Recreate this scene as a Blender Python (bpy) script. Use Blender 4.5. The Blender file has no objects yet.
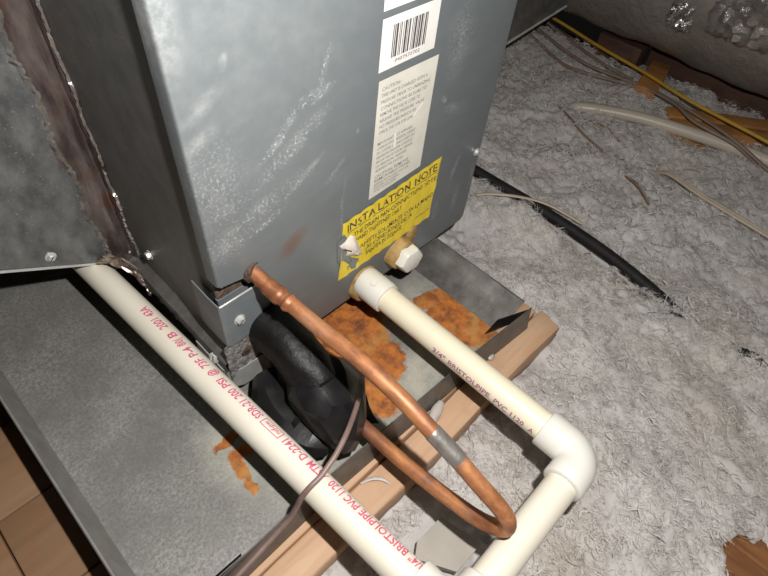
import bpy, bmesh, math, random
import numpy as np
from mathutils import Vector, Matrix

random.seed(7)
rng = np.random.default_rng(7)
SC = bpy.context.scene
COL = SC.collection
ZOFF = 520.0                      # scene is laid out in millimetres around the lens, deck top at z = 0


def P(x, y, z):
    return Vector((x / 1000.0, y / 1000.0, (z + ZOFF) / 1000.0))


# ------------------------------------------------------------------ camera
cam_d = bpy.data.cameras.new('camera')
cam = bpy.data.objects.new('camera', cam_d)
COL.objects.link(cam)
cam_d.sensor_width = 36.0
cam_d.lens = 536.857 / 768.0 * 36.0
cam_d.clip_start = 0.01
R = ((0.7008308, -0.70931357, 0.07556754), (-0.51252809, -0.57439706, -0.6382656), (0.49613622, 0.4085857, -0.76609828))
cam.matrix_world = Matrix(((R[0][0], -R[1][0], -R[2][0], 0.0),
                           (R[0][1], -R[1][1], -R[2][1], 0.0),
                           (R[0][2], -R[1][2], -R[2][2], ZOFF / 1000.0),
                           (0, 0, 0, 1)))
SC.camera = cam

# ------------------------------------------------------------------ world, flash, exposure
w = bpy.data.worlds.new('attic_gloom')
SC.world = w
w.use_nodes = True
w.node_tree.nodes['Background'].inputs[0].default_value = (1.0, 0.93, 0.88, 1)
w.node_tree.nodes['Background'].inputs[1].default_value = 0.004
ld = bpy.data.lights.new('camera_flash', 'POINT')
ld.energy = 14.5
ld.color = (1.0, 0.97, 0.93)
ld.shadow_soft_size = 0.006
flash = bpy.data.objects.new('camera_flash', ld)
COL.objects.link(flash)
flash.location = P(82, -5, 45)
vs = SC.view_settings
vs.view_transform = 'Standard'
vs.look = 'None'
vs.gamma = 1.0
vs.use_curve_mapping = False
vs.exposure = 0.0


# ------------------------------------------------------------------ material helpers
class NT:
    def __init__(self, name):
        self.m = bpy.data.materials.new(name)
        self.m.use_nodes = True
        self.t = self.m.node_tree
        self.b = self.t.nodes['Principled BSDF']
        self.pos = None

    def n(self, typ, **kw):
        nd = self.t.nodes.new(typ)
        for k, v in kw.items():
            setattr(nd, k, v)
        return nd

    def link(self, a, b):
        self.t.links.new(a, b)

    def coord(self):
        if self.pos is None:
            self.pos = self.n('ShaderNodeTexCoord').outputs['Object']
        return self.pos

    def mapped(self, scale=(1, 1, 1), loc=(0, 0, 0), rot=(0, 0, 0)):
        mp = self.n('ShaderNodeMapping')
        self.link(self.coord(), mp.inputs['Vector'])
        mp.inputs['Scale'].default_value = scale
        mp.inputs['Location'].default_value = loc
        mp.inputs['Rotation'].default_value = rot
        return mp.outputs[0]

    def noise(self, scale, detail=4, rough=0.6, vec=None, dist=0.0):
        nd = self.n('ShaderNodeTexNoise')
        nd.inputs['Scale'].default_value = scale
        nd.inputs['Detail'].default_value = detail
        nd.inputs['Roughness'].default_value = rough
        nd.inputs['Distortion'].default_value = dist
        self.link(vec if vec is not None else self.coord(), nd.inputs['Vector'])
        return nd.outputs[0]

    def ramp(self, fac, stops):
        r = self.n('ShaderNodeValToRGB')
        el = r.color_ramp.elements
        while len(el) < len(stops):
            el.new(0.5)
        for e, (p, c) in zip(el, stops):
            e.position = p
            e.color = (c, c, c, 1) if isinstance(c, (int, float)) else (*c, 1)
        self.link(fac, r.inputs[0])
        return r.outputs[0]

    def mix(self, fac, a, b, mode='MIX'):
        mx = self.n('ShaderNodeMix', data_type='RGBA', blend_type=mode)
        for sock, v in ((mx.inputs[0], fac), (mx.inputs[6], a), (mx.inputs[7], b)):
            if isinstance(v, (int, float)):
                sock.default_value = v
            elif isinstance(v, tuple):
                sock.default_value = (*v, 1)
            else:
                self.link(v, sock)
        return mx.outputs[2]

    def math(self, op, a, b=0.0, clamp=False):
        mt = self.n('ShaderNodeMath', operation=op, use_clamp=clamp)
        for i, v in enumerate((a, b)):
            if isinstance(v, (int, float)):
                mt.inputs[i].default_value = v
            else:
                self.link(v, mt.inputs[i])
        return mt.outputs[0]

    def ellipse(self, c, r, rot=(0, 0, 0), vec=None, gain=2.0):
        """soft blob mask: 1 inside, 0 outside; c and r in metres, rot about c"""
        s = self.n('ShaderNodeVectorMath', operation='SUBTRACT')
        self.link(vec if vec is not None else self.coord(), s.inputs[0])
        s.inputs[1].default_value = c
        mp = self.n('ShaderNodeMapping', vector_type='TEXTURE')
        self.link(s.outputs[0], mp.inputs['Vector'])
        mp.inputs['Rotation'].default_value = rot
        mp.inputs['Scale'].default_value = r
        ln = self.n('ShaderNodeVectorMath', operation='LENGTH')
        self.link(mp.outputs[0], ln.inputs[0])
        d = self.math('SUBTRACT', 1.0, ln.outputs['Value'])
        d = self.math('MULTIPLY', d, gain)
        return self.math('ADD', d, 0.5, clamp=True)

    def warped(self, amount, scale, detail=4):
        nd = self.n('ShaderNodeTexNoise')
        nd.inputs['Scale'].default_value = scale
        nd.inputs['Detail'].default_value = detail
        self.link(self.coord(), nd.inputs['Vector'])
        s = self.n('ShaderNodeVectorMath', operation='SUBTRACT')
        self.link(nd.outputs['Color'], s.inputs[0])
        s.inputs[1].default_value = (0.5, 0.5, 0.5)
        k = self.n('ShaderNodeVectorMath', operation='SCALE')
        self.link(s.outputs[0], k.inputs[0])
        k.inputs['Scale'].default_value = amount
        a = self.n('ShaderNodeVectorMath', operation='ADD')
        self.link(self.coord(), a.inputs[0])
        self.link(k.outputs[0], a.inputs[1])
        return a.outputs[0]

    def bump(self, h, strength=0.3, dist=0.001, prev=None):
        b = self.n('ShaderNodeBump')
        b.inputs['Strength'].default_value = strength
        b.inputs['Distance'].default_value = dist
        self.link(h, b.inputs['Height'])
        if prev is not None:
            self.link(prev, b.inputs['Normal'])
        self.link(b.outputs[0], self.b.inputs['Normal'])
        return b.outputs[0]

    def set(self, color=None, rough=None, metal=None, spec=None, coat=None):
        for key, v in (('Base Color', color), ('Roughness', rough), ('Metallic', metal), ('Specular IOR Level', spec), ('Coat Weight', coat)):
            if v is None:
                continue
            if isinstance(v, (int, float)):
                self.b.inputs[key].default_value = v
            elif isinstance(v, tuple):
                self.b.inputs[key].default_value = (*v, 1)
            else:
                self.link(v, self.b.inputs[key])
        return self.m


M = {}


def simple(name, c1, c2, scale, rough, metal=0.0, bump=0.0, bscale=None, spec=0.5, bdist=0.001, detail=5):
    t = NT(name)
    f = t.noise(scale, detail)
    col = t.mix(t.ramp(f, [(0.3, 0.0), (0.7, 1.0)]), c1, c2)
    if bump:
        t.bump(t.noise(bscale or scale * 3, 5), bump, bdist)
    M[name] = t.set(col, rough, metal, spec)
    return M[name]


# dusty blue-grey painted cabinet metal
def panel_material():
    t = NT('painted_panel')
    big = t.ramp(t.noise(14, 6, 0.6), [(0.35, 0.0), (0.75, 1.0)])
    col = t.mix(big, (0.180, 0.203, 0.215), (0.20, 0.223, 0.234))
    wv = t.warped(0.010, 45, 4)
    spk = t.ramp(t.noise(420, 4, 0.8), [(0.53, 0.0), (0.63, 1.0)])
    soft = t.ramp(t.noise(60, 6, 0.65), [(0.42, 0.0), (0.75, 1.0)])
    mask = None
    #          x     z    rx   rz  angle gain
    streaks = [(176, -210, 26, 3.5, -40, 1.4), (205, -192, 20, 4, -12, 1.4), (186, -223, 34, 6, -30, 0.9), (130, -281, 18, 2.2, -4, 1.6), (160, -274, 19, 2.6, -20, 1.6), (190, -256, 18, 2.4, -26, 1.2), (150, -262, 40, 7, -16, 0.7),
               (133, -246, 24, 4, -8, 0.7), (216, -176, 3, 12, 20, 1.0), (227, -262, 12, 2.0, -38, 1.0), (124, -225, 14, 22, 0, 0.35), (128, -278, 16, 9, -10, 0.7),
               (233, -312, 1.4, 30, 6, 0.9), (352, -248, 5, 3, 30, 2.0), (366, -262, 10, 4, 20, 0.7), (372, -390, 5, 12, 0, 0.8), (392, -345, 3, 16, 8, 0.8), (405, -390, 5, 14, 0, 0.7), (360, -200, 10, 20, 0, 0.45), (428, -368, 3, 20, 0, 0.9)]
    for x, z, rx, rz, a, g in streaks:
        e = t.ellipse(tuple(P(x, 247, z)), (rx / 1000, 1.0, rz / 1000), (0, math.radians(a), 0), wv, g)
        mask = e if mask is None else t.math('MAXIMUM', mask, e)
    dust_and_glow = t.math('MULTIPLY', mask, t.math('ADD', t.math('MULTIPLY', spk, 0.80), t.math('MULTIPLY', soft, 0.30)), clamp=True)
    flash_glow = t.math('MULTIPLY', t.ellipse(tuple(P(150, 247, -120)), (0.085, 1.0, 0.10), (0, 0, 0), wv, 0.5), t.math('ADD', t.math('MULTIPLY', soft, 0.14), 0.03))  # reflected flash glow painted as a pale patch on the upper left
    dust_and_glow = t.math('MAXIMUM', dust_and_glow, flash_glow)
    col = t.mix(dust_and_glow, col, (0.60, 0.61, 0.60))
    flat_ = None
    for x, z, rx, rz, a, g in [(144, -149, 2.2, 4.2, 25, 1.0), (113, -118, 9, 26, 0, 0.9), (126, -170, 9, 3, -30, 0.4), (247.5, -236, 1.6, 2.0, 0, 3), (203, -246, 9, 1.8, -30, 0.6), (121, -190, 8, 3, -25, 0.4)]:
        e = t.ellipse(tuple(P(x, 247, z)), (rx / 1000, 1.0, rz / 1000), (0, math.radians(a), 0), t.warped(0.004, 120, 3), g)
        flat_ = e if flat_ is None else t.math('MAXIMUM', flat_, e)
    col = t.mix(t.math('MULTIPLY', flat_, t.math('MULTIPLY', t.ramp(t.noise(130, 5, 0.7), [(0.40, 0.2), (0.62, 1.0)]), 0.5)), col, (0.55, 0.56, 0.55))
    haze = t.math('MULTIPLY', t.ramp(t.noise(22, 5, 0.6, vec=t.mapped((1, 1, 2.2), rot=(0, math.radians(-35), 0))), [(0.46, 0.0), (0.75, 1.0)]), 0.10)
    col = t.mix(haze, col, (0.46, 0.48, 0.48))
    rs = t.math('MULTIPLY', t.ellipse(tuple(P(181, 247, -312)), (0.014, 1.0, 0.007), (0, math.radians(-35), 0), wv, 0.8), 0.55)
    col = t.mix(rs, col, (0.20, 0.085, 0.04))
    chip = t.ramp(t.noise(120, 2, 0.5), [(0.80, 0.0), (0.82, 1.0)])
    col = t.mix(chip, col, (0.7, 0.68, 0.62))
    rough = t.math('ADD', t.math('MULTIPLY', dust_and_glow, 0.3), 0.44)
    t.bump(t.noise(25, 3), 0.10, 0.002)
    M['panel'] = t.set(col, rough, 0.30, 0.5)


panel_material()


def pan_material():
    t = NT('galvanised_pan')
    fl = t.ramp(t.noise(360, 6, 0.85), [(0.40, 0.0), (0.60, 1.0)])
    col = t.mix(fl, (0.18, 0.175, 0.165), (0.40, 0.39, 0.37))
    col = t.mix(t.ramp(t.noise(18, 6), [(0.38, 0.0), (0.66, 0.8)]), col, (0.19, 0.185, 0.175))
    col = t.mix(t.ramp(t.noise(55, 5, 0.7), [(0.45, 0.0), (0.75, 0.5)]), col, (0.17, 0.165, 0.155))
    wv = t.warped(0.035, 28, 6)
    wf = t.warped(0.014, 120, 4)
    pale = None
    rust = None
    for x, y, rx, ry, g in [(72, 205, 26, 42, 1.3), (110, 160, 40, 30, 1.2), (235, 150, 60, 30, 1.2), (330, 190, 34, 60, 1.0), (190, 170, 50, 60, 1.0)]:
        e = t.ellipse(tuple(P(x, y, -478)), (rx / 1000, ry / 1000, 1.0), (0, 0, 0), wv, g)
        pale = e if pale is None else t.math('MAXIMUM', pale, e)
    for x, y, rx, ry, a, g in [(232, 245, 44, 50, 0, 3), (205, 195, 24, 55, 0, 3), (236, 190, 26, 26, 0, 3), (344, 178, 26, 34, 0, 4), (344, 148, 26, 22, 0, 4),
                               (65, 192, 4, 12, 0, 1.0), (70, 222, 10, 4, 0, 1.0), (62, 174, 3, 7, 0, 1.0), (80, 205, 4, 6, 0, 1.0), (72, 206, 8, 5, 0, .8), (330, 212, 16, 8, 0, 3)]:
        e = t.ellipse(tuple(P(x, y, -478)), (rx / 1000, ry / 1000, 1.0), (0, 0, a), wf, g)
        rust = e if rust is None else t.math('MAXIMUM', rust, e)
    pcol = t.mix(t.ramp(t.noise(45, 5), [(0.4, 0.0), (0.6, 1.0)]), (0.29, 0.31, 0.26), (0.46, 0.43, 0.36))
    col = t.mix(t.math('MULTIPLY', pale, 0.72), col, pcol)
    ring = t.ramp(rust, [(0.0, 0.0), (0.35, 0.8), (0.75, 0.8)])
    rc = t.mix(t.ramp(t.noise(70, 6, 0.7), [(0.35, 0.0), (0.5, 0.5), (0.68, 1.0)]), (0.15, 0.042, 0.010), (0.60, 0.185, 0.018))
    rc = t.mix(t.ramp(t.noise(22, 4, 0.6), [(0.50, 0.0), (0.62, 0.75)]), rc, (0.48, 0.23, 0.055))
    rc = t.mix(t.ramp(t.noise(34, 6, 0.7), [(0.56, 0.0), (0.66, 0.7)]), rc, (0.22, 0.06, 0.014))
    col = t.mix(t.math('MULTIPLY', ring, 1.2, clamp=True), col, rc)
    rough = t.math('ADD', t.math('MULTIPLY', t.math('MAXIMUM', rust, pale), 0.30), 0.45)
    metal = t.math('SUBTRACT', 0.25, t.math('MULTIPLY', t.math('MAXIMUM', rust, pale), 0.25))
    bn = t.bump(t.noise(300, 4), 0.15, 0.0006)
    t.bump(t.math('MULTIPLY', rust, t.noise(160, 5)), 0.7, 0.0015, bn)
    M['pan'] = t.set(col, rough, metal, 0.5)


pan_material()


def galv(name, c1, c2, rough, metal, streak=(1, 1, 1)):
    t = NT(name)
    f = t.noise(60, 6, 0.65, vec=t.mapped(streak))
    col = t.mix(t.ramp(f, [(0.35, 0.0), (0.7, 1.0)]), c1, c2)
    col = t.mix(t.ramp(t.noise(500, 3, 0.7), [(0.62, 0.0), (0.74, 0.5)]), col, (0.6, 0.6, 0.58))
    t.bump(t.noise(20, 3), 0.12, 0.002)
    M[name] = t.set(col, t.math('ADD', t.math('MULTIPLY', f, 0.25), rough), metal, 0.5)


galv('plenum_metal', (0.11, 0.115, 0.118), (0.25, 0.26, 0.26), 0.26, 0.60, (1, 1, 0.6))
galv('side_metal', (0.15, 0.15, 0.145), (0.22, 0.215, 0.205), 0.40, 0.35)
galv('flange_metal', (0.12, 0.115, 0.108), (0.21, 0.20, 0.19), 0.32, 0.60)  # darker galvanised tone; shade of the angled right flange is put into it
galv('lit_flange_metal', (0.24, 0.23, 0.215), (0.34, 0.33, 0.31), 0.40, 0.3)  # lighter copy of the flange metal, painting the left flange as lit
galv('bright_steel', (0.55, 0.55, 0.54), (0.72, 0.72, 0.70), 0.25, 0.5)
galv('clip_metal', (0.34, 0.34, 0.325), (0.46, 0.46, 0.44), 0.35, 0.3)
galv('trunk_metal', (0.14, 0.14, 0.14), (0.26, 0.26, 0.26), 0.32, 0.6)


def lettering_mat(name, col, rough=0.6, worn=0.0):
    t = NT(name)
    c = t.mix(t.ramp(t.noise(220, 3), [(0.4, 0.0), (0.75, 1.0)]), col, tuple(min(1, v * 1.35 + 0.03) for v in col))
    M[name] = t.set(c, rough, 0.0, 0.3)


lettering_mat('pink_ink', (0.54, 0.095, 0.18))
lettering_mat('purple_ink', (0.30, 0.10, 0.19))
lettering_mat('black_ink', (0.045, 0.04, 0.04))
lettering_mat('grey_ink', (0.20, 0.19, 0.19))


def paper(name, c1, c2, sc=40):
    t = NT(name)
    col = t.mix(t.ramp(t.noise(sc, 5), [(0.35, 0.0), (0.7, 1.0)]), c1, c2)
    t.bump(t.noise(90, 3), 0.15, 0.0008)
    M[name] = t.set(col, 0.45, 0.0, 0.4)


paper('white_label', (0.70, 0.68, 0.66), (0.78, 0.76, 0.73))
paper('cream_label', (0.60, 0.58, 0.51), (0.69, 0.67, 0.60))
paper('yellow_label', (0.74, 0.55, 0.03), (0.82, 0.64, 0.05), 60)


def pvc(name, c1, c2):
    t = NT(name)
    col = t.mix(t.ramp(t.noise(9, 4), [(0.35, 0.0), (0.7, 1.0)]), c1, c2)
    dirt = t.ramp(t.noise(260, 4, 0.7), [(0.70, 0.0), (0.80, 0.5)])
    col = t.mix(dirt, col, (0.30, 0.22, 0.14))
    M[name] = t.set(col, t.math('ADD', 0.30, t.math('MULTIPLY', t.noise(80, 4), 0.15)), 0.0, 0.5)


pvc('pvc_pipe', (0.70, 0.65, 0.54), (0.75, 0.71, 0.61))
pvc('pvc_aged', (0.73, 0.66, 0.49), (0.78, 0.72, 0.56))
pvc('pvc_fitting', (0.68, 0.66, 0.60), (0.73, 0.71, 0.655))
pvc('conduit_plastic', (0.50, 0.44, 0.36), (0.58, 0.52, 0.43))


def copper():
    t = NT('copper')
    f = t.noise(38, 6, 0.65, vec=t.mapped((1.6, 0.5, 1.6)))
    col = t.mix(t.ramp(f, [(0.36, 0.0), (0.66, 1.0)]), (0.24, 0.09, 0.042), (0.60, 0.26, 0.105))
    bl = t.ramp(t.noise(55, 5), [(0.56, 0.0), (0.68, 0.6)])
    col = t.mix(bl, col, (0.16, 0.10, 0.09))
    dusty = t.ramp(t.noise(20, 4), [(0.55, 0.0), (0.75, 0.4)])
    col = t.mix(dusty, col, (0.45, 0.30, 0.22))
    M['copper'] = t.set(col, t.math('ADD', 0.36, t.math('MULTIPLY', f, 0.3)), 0.35, 0.5)
    t.bump(t.noise(200, 3), 0.08, 0.0005)


copper()
simple('solder', (0.20, 0.19, 0.18), (0.34, 0.31, 0.28), 120, 0.45, 0.6, 0.5, 180)
simple('sealant', (0.22, 0.12, 0.04), (0.50, 0.34, 0.13), 90, 0.6, 0, 0.6, 150)
simple('putty', (0.72, 0.64, 0.54), (0.80, 0.74, 0.66), 120, 0.6, 0, 0.4, 200)
simple('silicone', (0.36, 0.33, 0.30), (0.50, 0.46, 0.42), 80, 0.35, 0, 0.3, 100)
simple('dirt', (0.030, 0.022, 0.018), (0.16, 0.10, 0.07), 110, 0.9, 0, 1.0, 300, bdist=0.003)
simple('grime', (0.10, 0.09, 0.085), (0.36, 0.34, 0.32), 140, 0.7, 0.1, 1.0, 300, bdist=0.003)
simple('black_foam', (0.004, 0.004, 0.004), (0.008, 0.0075, 0.0075), 60, 0.5, 0, 0.6, 40, spec=0.3, bdist=0.004)
simple('black_tape', (0.006, 0.006, 0.007), (0.014, 0.013, 0.013), 60, 0.30, 0, 0.12, 35, bdist=0.004)
simple('brown_wire', (0.16, 0.10, 0.085), (0.24, 0.17, 0.15), 60, 0.45)
simple('black_rubber', (0.008, 0.008, 0.008), (0.018, 0.017, 0.016), 60, 0.65, spec=0.3)
simple('cream_sheath', (0.42, 0.35, 0.26), (0.55, 0.47, 0.37), 40, 0.55)
simple('grey_sheath', (0.19, 0.14, 0.11), (0.27, 0.205, 0.165), 30, 0.6)
simple('yellow_sheath', (0.42, 0.24, 0.025), (0.52, 0.32, 0.04), 30, 0.45)
simple('twig', (0.20, 0.12, 0.07), (0.30, 0.19, 0.12), 50, 0.7)
simple('scrap_board', (0.36, 0.33, 0.29), (0.43, 0.395, 0.35), 25, 0.8, 0, 0.2, 150)
simple('dark_void', (0.012, 0.011, 0.010), (0.02, 0.018, 0.016), 30, 0.9)


def wood(name, c1, c2, axis, scale=1.0, rough=0.65, stain=None):
    t = NT(name)
    s = [70 * scale] * 3
    s['xyz'.index(axis)] = 5 * scale
    g = t.noise(1.0, 6, 0.6, vec=t.mapped(tuple(s)), dist=1.2)
    col = t.mix(t.ramp(g, [(0.32, 0.0), (0.68, 1.0)]), c1, c2)
    bl = t.ramp(t.noise(22, 5), [(0.52, 0.0), (0.72, 0.65)])
    col = t.mix(bl, col, stain or tuple(v * 0.55 for v in c1))
    t.bump(g, 0.25, 0.001)
    M[name] = t.set(col, rough, 0.0, 0.35)


wood('pine_x', (0.48, 0.295, 0.18), (0.58, 0.385, 0.25), 'x', stain=(0.46, 0.25, 0.13))
wood('plank_x', (0.25, 0.145, 0.08), (0.31, 0.185, 0.105), 'x', 0.5, stain=(0.33, 0.15, 0.055))
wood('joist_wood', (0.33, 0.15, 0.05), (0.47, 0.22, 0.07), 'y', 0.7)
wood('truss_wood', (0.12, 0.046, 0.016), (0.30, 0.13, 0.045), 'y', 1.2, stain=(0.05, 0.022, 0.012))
wood('shaded_wood', (0.055, 0.026, 0.020), (0.10, 0.05, 0.035), 'y', 0.7)  # dark wood copy, the shade under the foil duct put into its colour
simple('subfloor', (0.16, 0.09, 0.05), (0.24, 0.14, 0.08), 20, 0.8)


def foil():
    t = NT('foil_tape')
    f = t.noise(45, 6, 0.6, vec=t.mapped((1.5, 1.5, 0.4)))
    col = t.mix(t.ramp(f, [(0.38, 0.0), (0.66, 1.0)]), (0.05, 0.036, 0.034), (0.15, 0.12, 0.11))
    col = t.mix(t.ramp(t.noise(26, 4), [(0.54, 0.0), (0.70, 0.8)]), col, (0.10, 0.042, 0.025))
    t.bump(t.noise(70, 5, vec=t.mapped((1.4, 1.4, 0.5))), 0.30, 0.003)
    M['foil_tape'] = t.set(col, 0.22, 0.35, 0.7)
    t = NT('foil_duct')
    f = t.noise(9, 6, 0.6)
    col = t.mix(t.ramp(f, [(0.38, 0.0), (0.66, 1.0)]), (0.25, 0.225, 0.20), (0.34, 0.305, 0.27))
    t.bump(t.noise(14, 7, 0.65), 0.7, 0.014)
    M['foil_duct'] = t.set(col, 0.42, 0.35, 0.5)
    t = NT('foil_shiny')
    f = t.noise(30, 5, 0.6)
    col = t.mix(t.ramp(f, [(0.38, 0.0), (0.66, 1.0)]), (0.40, 0.37, 0.34), (0.62, 0.60, 0.57))
    t.bump(t.noise(30, 5), 0.6, 0.008)
    M['foil_shiny'] = t.set(col, 0.25, 0.8, 0.5)


foil()


def fluff_mat():
    t = NT('glass_wool')
    f = t.noise(16, 8, 0.7)
    col = t.mix(t.ramp(f, [(0.36, 0.0), (0.64, 1.0)]), (0.70, 0.665, 0.64), (0.89, 0.865, 0.845))
    f2 = t.noise(95, 5, 0.7, dist=0.8)
    col = t.mix(t.ramp(f2, [(0.35, 0.40), (0.45, 0.0)]), col, (0.42, 0.39, 0.375))
    col = t.mix(t.ramp(t.noise(6, 3), [(0.5, 0.0), (0.7, 0.35)]), col, (0.72, 0.63, 0.52))
    b = t.bump(t.noise(260, 5, 0.75, dist=1.0), 0.5, 0.002)
    t.set(col, 0.9, 0.0, 0.1)
    tl = t.n('ShaderNodeBsdfTranslucent')
    t.link(col, tl.inputs['Color'])
    mx = t.n('ShaderNodeMixShader')
    mx.inputs[0].default_value = 0.35
    t.link(t.b.outputs[0], mx.inputs[1])
    t.link(tl.outputs[0], mx.inputs[2])
    t.link(mx.outputs[0], t.t.nodes['Material Output'].inputs['Surface'])
    M['glass_wool'] = t.m


fluff_mat()


# ------------------------------------------------------------------ geometry helpers
def mesh_obj(name, verts, faces, mat, parent=None, smooth=False, angle=40):
    me = bpy.data.meshes.new(name)
    me.from_pydata([tuple(v) for v in verts], [], faces)
    return finish(name, me, mat, parent, smooth, angle)


def finish(name, me, mat, parent=None, smooth=False, angle=40):
    me.validate()
    me.materials.append(M[mat])
    if smooth:
        me.polygons.foreach_set('use_smooth', [True] * len(me.polygons))
        me.set_sharp_from_angle(angle=math.radians(angle))
    o = bpy.data.objects.new(name, me)
    COL.objects.link(o)
    if parent is not None:
        o.parent = parent
        o.matrix_parent_inverse = Matrix.Translation(-world_loc(parent))
    return o


def world_loc(o):
    v = o.location.copy()
    return v


def bm_obj(name, bm, mat, parent=None, smooth=False, angle=40):
    me = bpy.data.meshes.new(name)
    bmesh.ops.recalc_face_normals(bm, faces=bm.faces)
    bm.to_mesh(me)
    bm.free()
    return finish(name, me, mat, parent, smooth, angle)


def thing(name, label, cat, loc, group=None):
    o = bpy.data.objects.new(name, None)
    COL.objects.link(o)
    o.empty_display_size = 0.02
    o.location = P(*loc)
    return tag(o, label, cat, group)


def tag(o, label, cat=None, group=None, kind=None):
    o['label'] = label
    if cat:
        o['category'] = cat
    if group:
        o['group'] = group
    if kind:
        o['kind'] = kind
    return o


def add_box(bm, x0, x1, y0, y1, z0, z1, bev=0.0, seg=2, rotz=0.0, piv=None):
    r = bmesh.ops.create_cube(bm, size=1.0)
    vs_ = r['verts']
    c = P((x0 + x1) / 2, (y0 + y1) / 2, (z0 + z1) / 2)
    for v in vs_:
        v.co = Vector((v.co.x * (x1 - x0) / 1000, v.co.y * (y1 - y0) / 1000, v.co.z * (z1 - z0) / 1000)) + c
    if bev:
        es = list({e for v in vs_ for e in v.link_edges})
        rr = bmesh.ops.bevel(bm, geom=es, offset=bev / 1000, segments=seg, affect='EDGES', profile=0.5)
        vs_ = list({v for v in vs_ if v.is_valid} | {v for f in rr['faces'] for v in f.verts})
    if rotz:
        m = Matrix.Rotation(rotz, 4, 'Z')
        pv = P(*piv) if piv else c
        for v in vs_:
            v.co = m @ (v.co - pv) + pv


def box(name, dims, mat, parent=None, bev=0.0, rotz=0.0, piv=None, seg=2):
    bm = bmesh.new()
    add_box(bm, *dims, bev=bev, rotz=rotz, piv=piv, seg=seg)
    return bm_obj(name, bm, mat, parent, smooth=bev > 0, angle=50)


def spline(pts, n):
    """Catmull-Rom through pts (mm tuples), n samples per span"""
    p = [np.array(q, float) for q in pts]
    p = [2 * p[0] - p[1]] + p + [2 * p[-1] - p[-2]]
    out = []
    for i in range(1, len(p) - 2):
        for k in range(n):
            t = k / n
            a, b, c, d = p[i - 1], p[i], p[i + 1], p[i + 2]
            out.append(0.5 * ((2 * b) + (c - a) * t + (2 * a - 5 * b + 4 * c - d) * t * t + (3 * b - a - 3 * c + d) * t ** 3))
    out.append(p[-2])
    return out


def tube_data(path, rad, seg=16, cap=True, squash=None, wob=None):
    """path in mm; rad number or list"""
    pts = [Vector(tuple(p)) for p in path]
    n = len(pts)
    rads = rad if hasattr(rad, '__len__') else [rad] * n
    tang = []
    for i in range(n):
        a = pts[max(i - 1, 0)]
        b = pts[min(i + 1, n - 1)]
        d = b - a
        if d.length < 1e-6:
            d = tang[-1] if tang else Vector((0, 1, 0))
        tang.append(d.normalized())
    up = Vector((0, 0, 1))
    if abs(tang[0].dot(up)) > 0.95:
        up = Vector((1, 0, 0))
    nx = tang[0].cross(up).normalized()
    verts, faces = [], []
    for i in range(n):
        nx = (nx - tang[i] * nx.dot(tang[i])).normalized()
        ny = tang[i].cross(nx)
        for k in range(seg):
            a = 2 * math.pi * k / seg
            r = rads[i]
            if wob:
                r *= wob(i, a)
            q = pts[i] + nx * (math.cos(a) * r) + ny * (math.sin(a) * r * (squash or 1.0))
            verts.append(P(*q))
    for i in range(n - 1):
        for k in range(seg):
            k2 = (k + 1) % seg
            faces.append((i * seg + k, i * seg + k2, (i + 1) * seg + k2, (i + 1) * seg + k))
    if cap:
        faces.append(tuple(range(seg - 1, -1, -1)))
        faces.append(tuple((n - 1) * seg + k for k in range(seg)))
    return verts, faces


def tube(name, path, rad, mat, parent=None, seg=16, cap=True, squash=None, wob=None, angle=50):
    v, f = tube_data(path, rad, seg, cap, squash, wob)
    return mesh_obj(name, v, f, mat, parent, True, angle)


def plate_xz(name, outline, y0, y1, mat, parent=None, bev=0.0):
    """prism: outline polygon in X-Z (mm), between y0 and y1"""
    bm = bmesh.new()
    fr = [bm.verts.new(P(x, y0, z)) for x, z in outline]
    bk = [bm.verts.new(P(x, y1, z)) for x, z in outline]
    n = len(outline)
    bm.faces.new(fr)
    bm.faces.new(bk[::-1])
    for i in range(n):
        j = (i + 1) % n
        bm.faces.new((fr[i], bk[i], bk[j], fr[j]))
    if bev:
        es = [e for e in bm.edges if all(abs(v.co.y - y0 / 1000) < 1e-6 for v in e.verts)]
        bmesh.ops.bevel(bm, geom=es, offset=bev / 1000, segments=3, affect='EDGES', profile=0.5)
    return bm_obj(name, bm, mat, parent, smooth=bev > 0, angle=35)


def strip(name, rows, mat, parent=None, smooth=True, thick=0.0, angle=60):
    """rows: list of equal-length lists of mm points"""
    n = len(rows[0])
    verts = [P(*p) for r in rows for p in r]
    faces = [(i * n + k, i * n + k + 1, (i + 1) * n + k + 1, (i + 1) * n + k) for i in range(len(rows) - 1) for k in range(n - 1)]
    if thick:
        bm = bmesh.new()
        bv = [bm.verts.new(v) for v in verts]
        for f in faces:
            bm.faces.new([bv[i] for i in f])
        bmesh.ops.recalc_face_normals(bm, faces=bm.faces)
        bmesh.ops.solidify(bm, geom=list(bm.faces), thickness=thick / 1000)
        return bm_obj(name, bm, mat, parent, smooth, angle)
    return mesh_obj(name, verts, faces, mat, parent, smooth, angle)


def text_geo(s, bold=0.0):
    cu = bpy.data.curves.new('lettering_source', 'FONT')
    cu.body = s
    cu.size = 1.0
    cu.resolution_u = 2
    cu.offset = bold
    ob = bpy.data.objects.new('lettering_source', cu)
    COL.objects.link(ob)
    dg = bpy.context.evaluated_depsgraph_get()
    dg.update()
    me = ob.evaluated_get(dg).to_mesh()
    v = np.array([tuple(q.co) for q in me.vertices]) if len(me.vertices) else np.zeros((0, 3))
    f = [tuple(p.vertices) for p in me.polygons]
    ob.evaluated_get(dg).to_mesh_clear()
    bpy.data.objects.remove(ob)
    bpy.data.curves.remove(cu)
    return v, f


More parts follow.
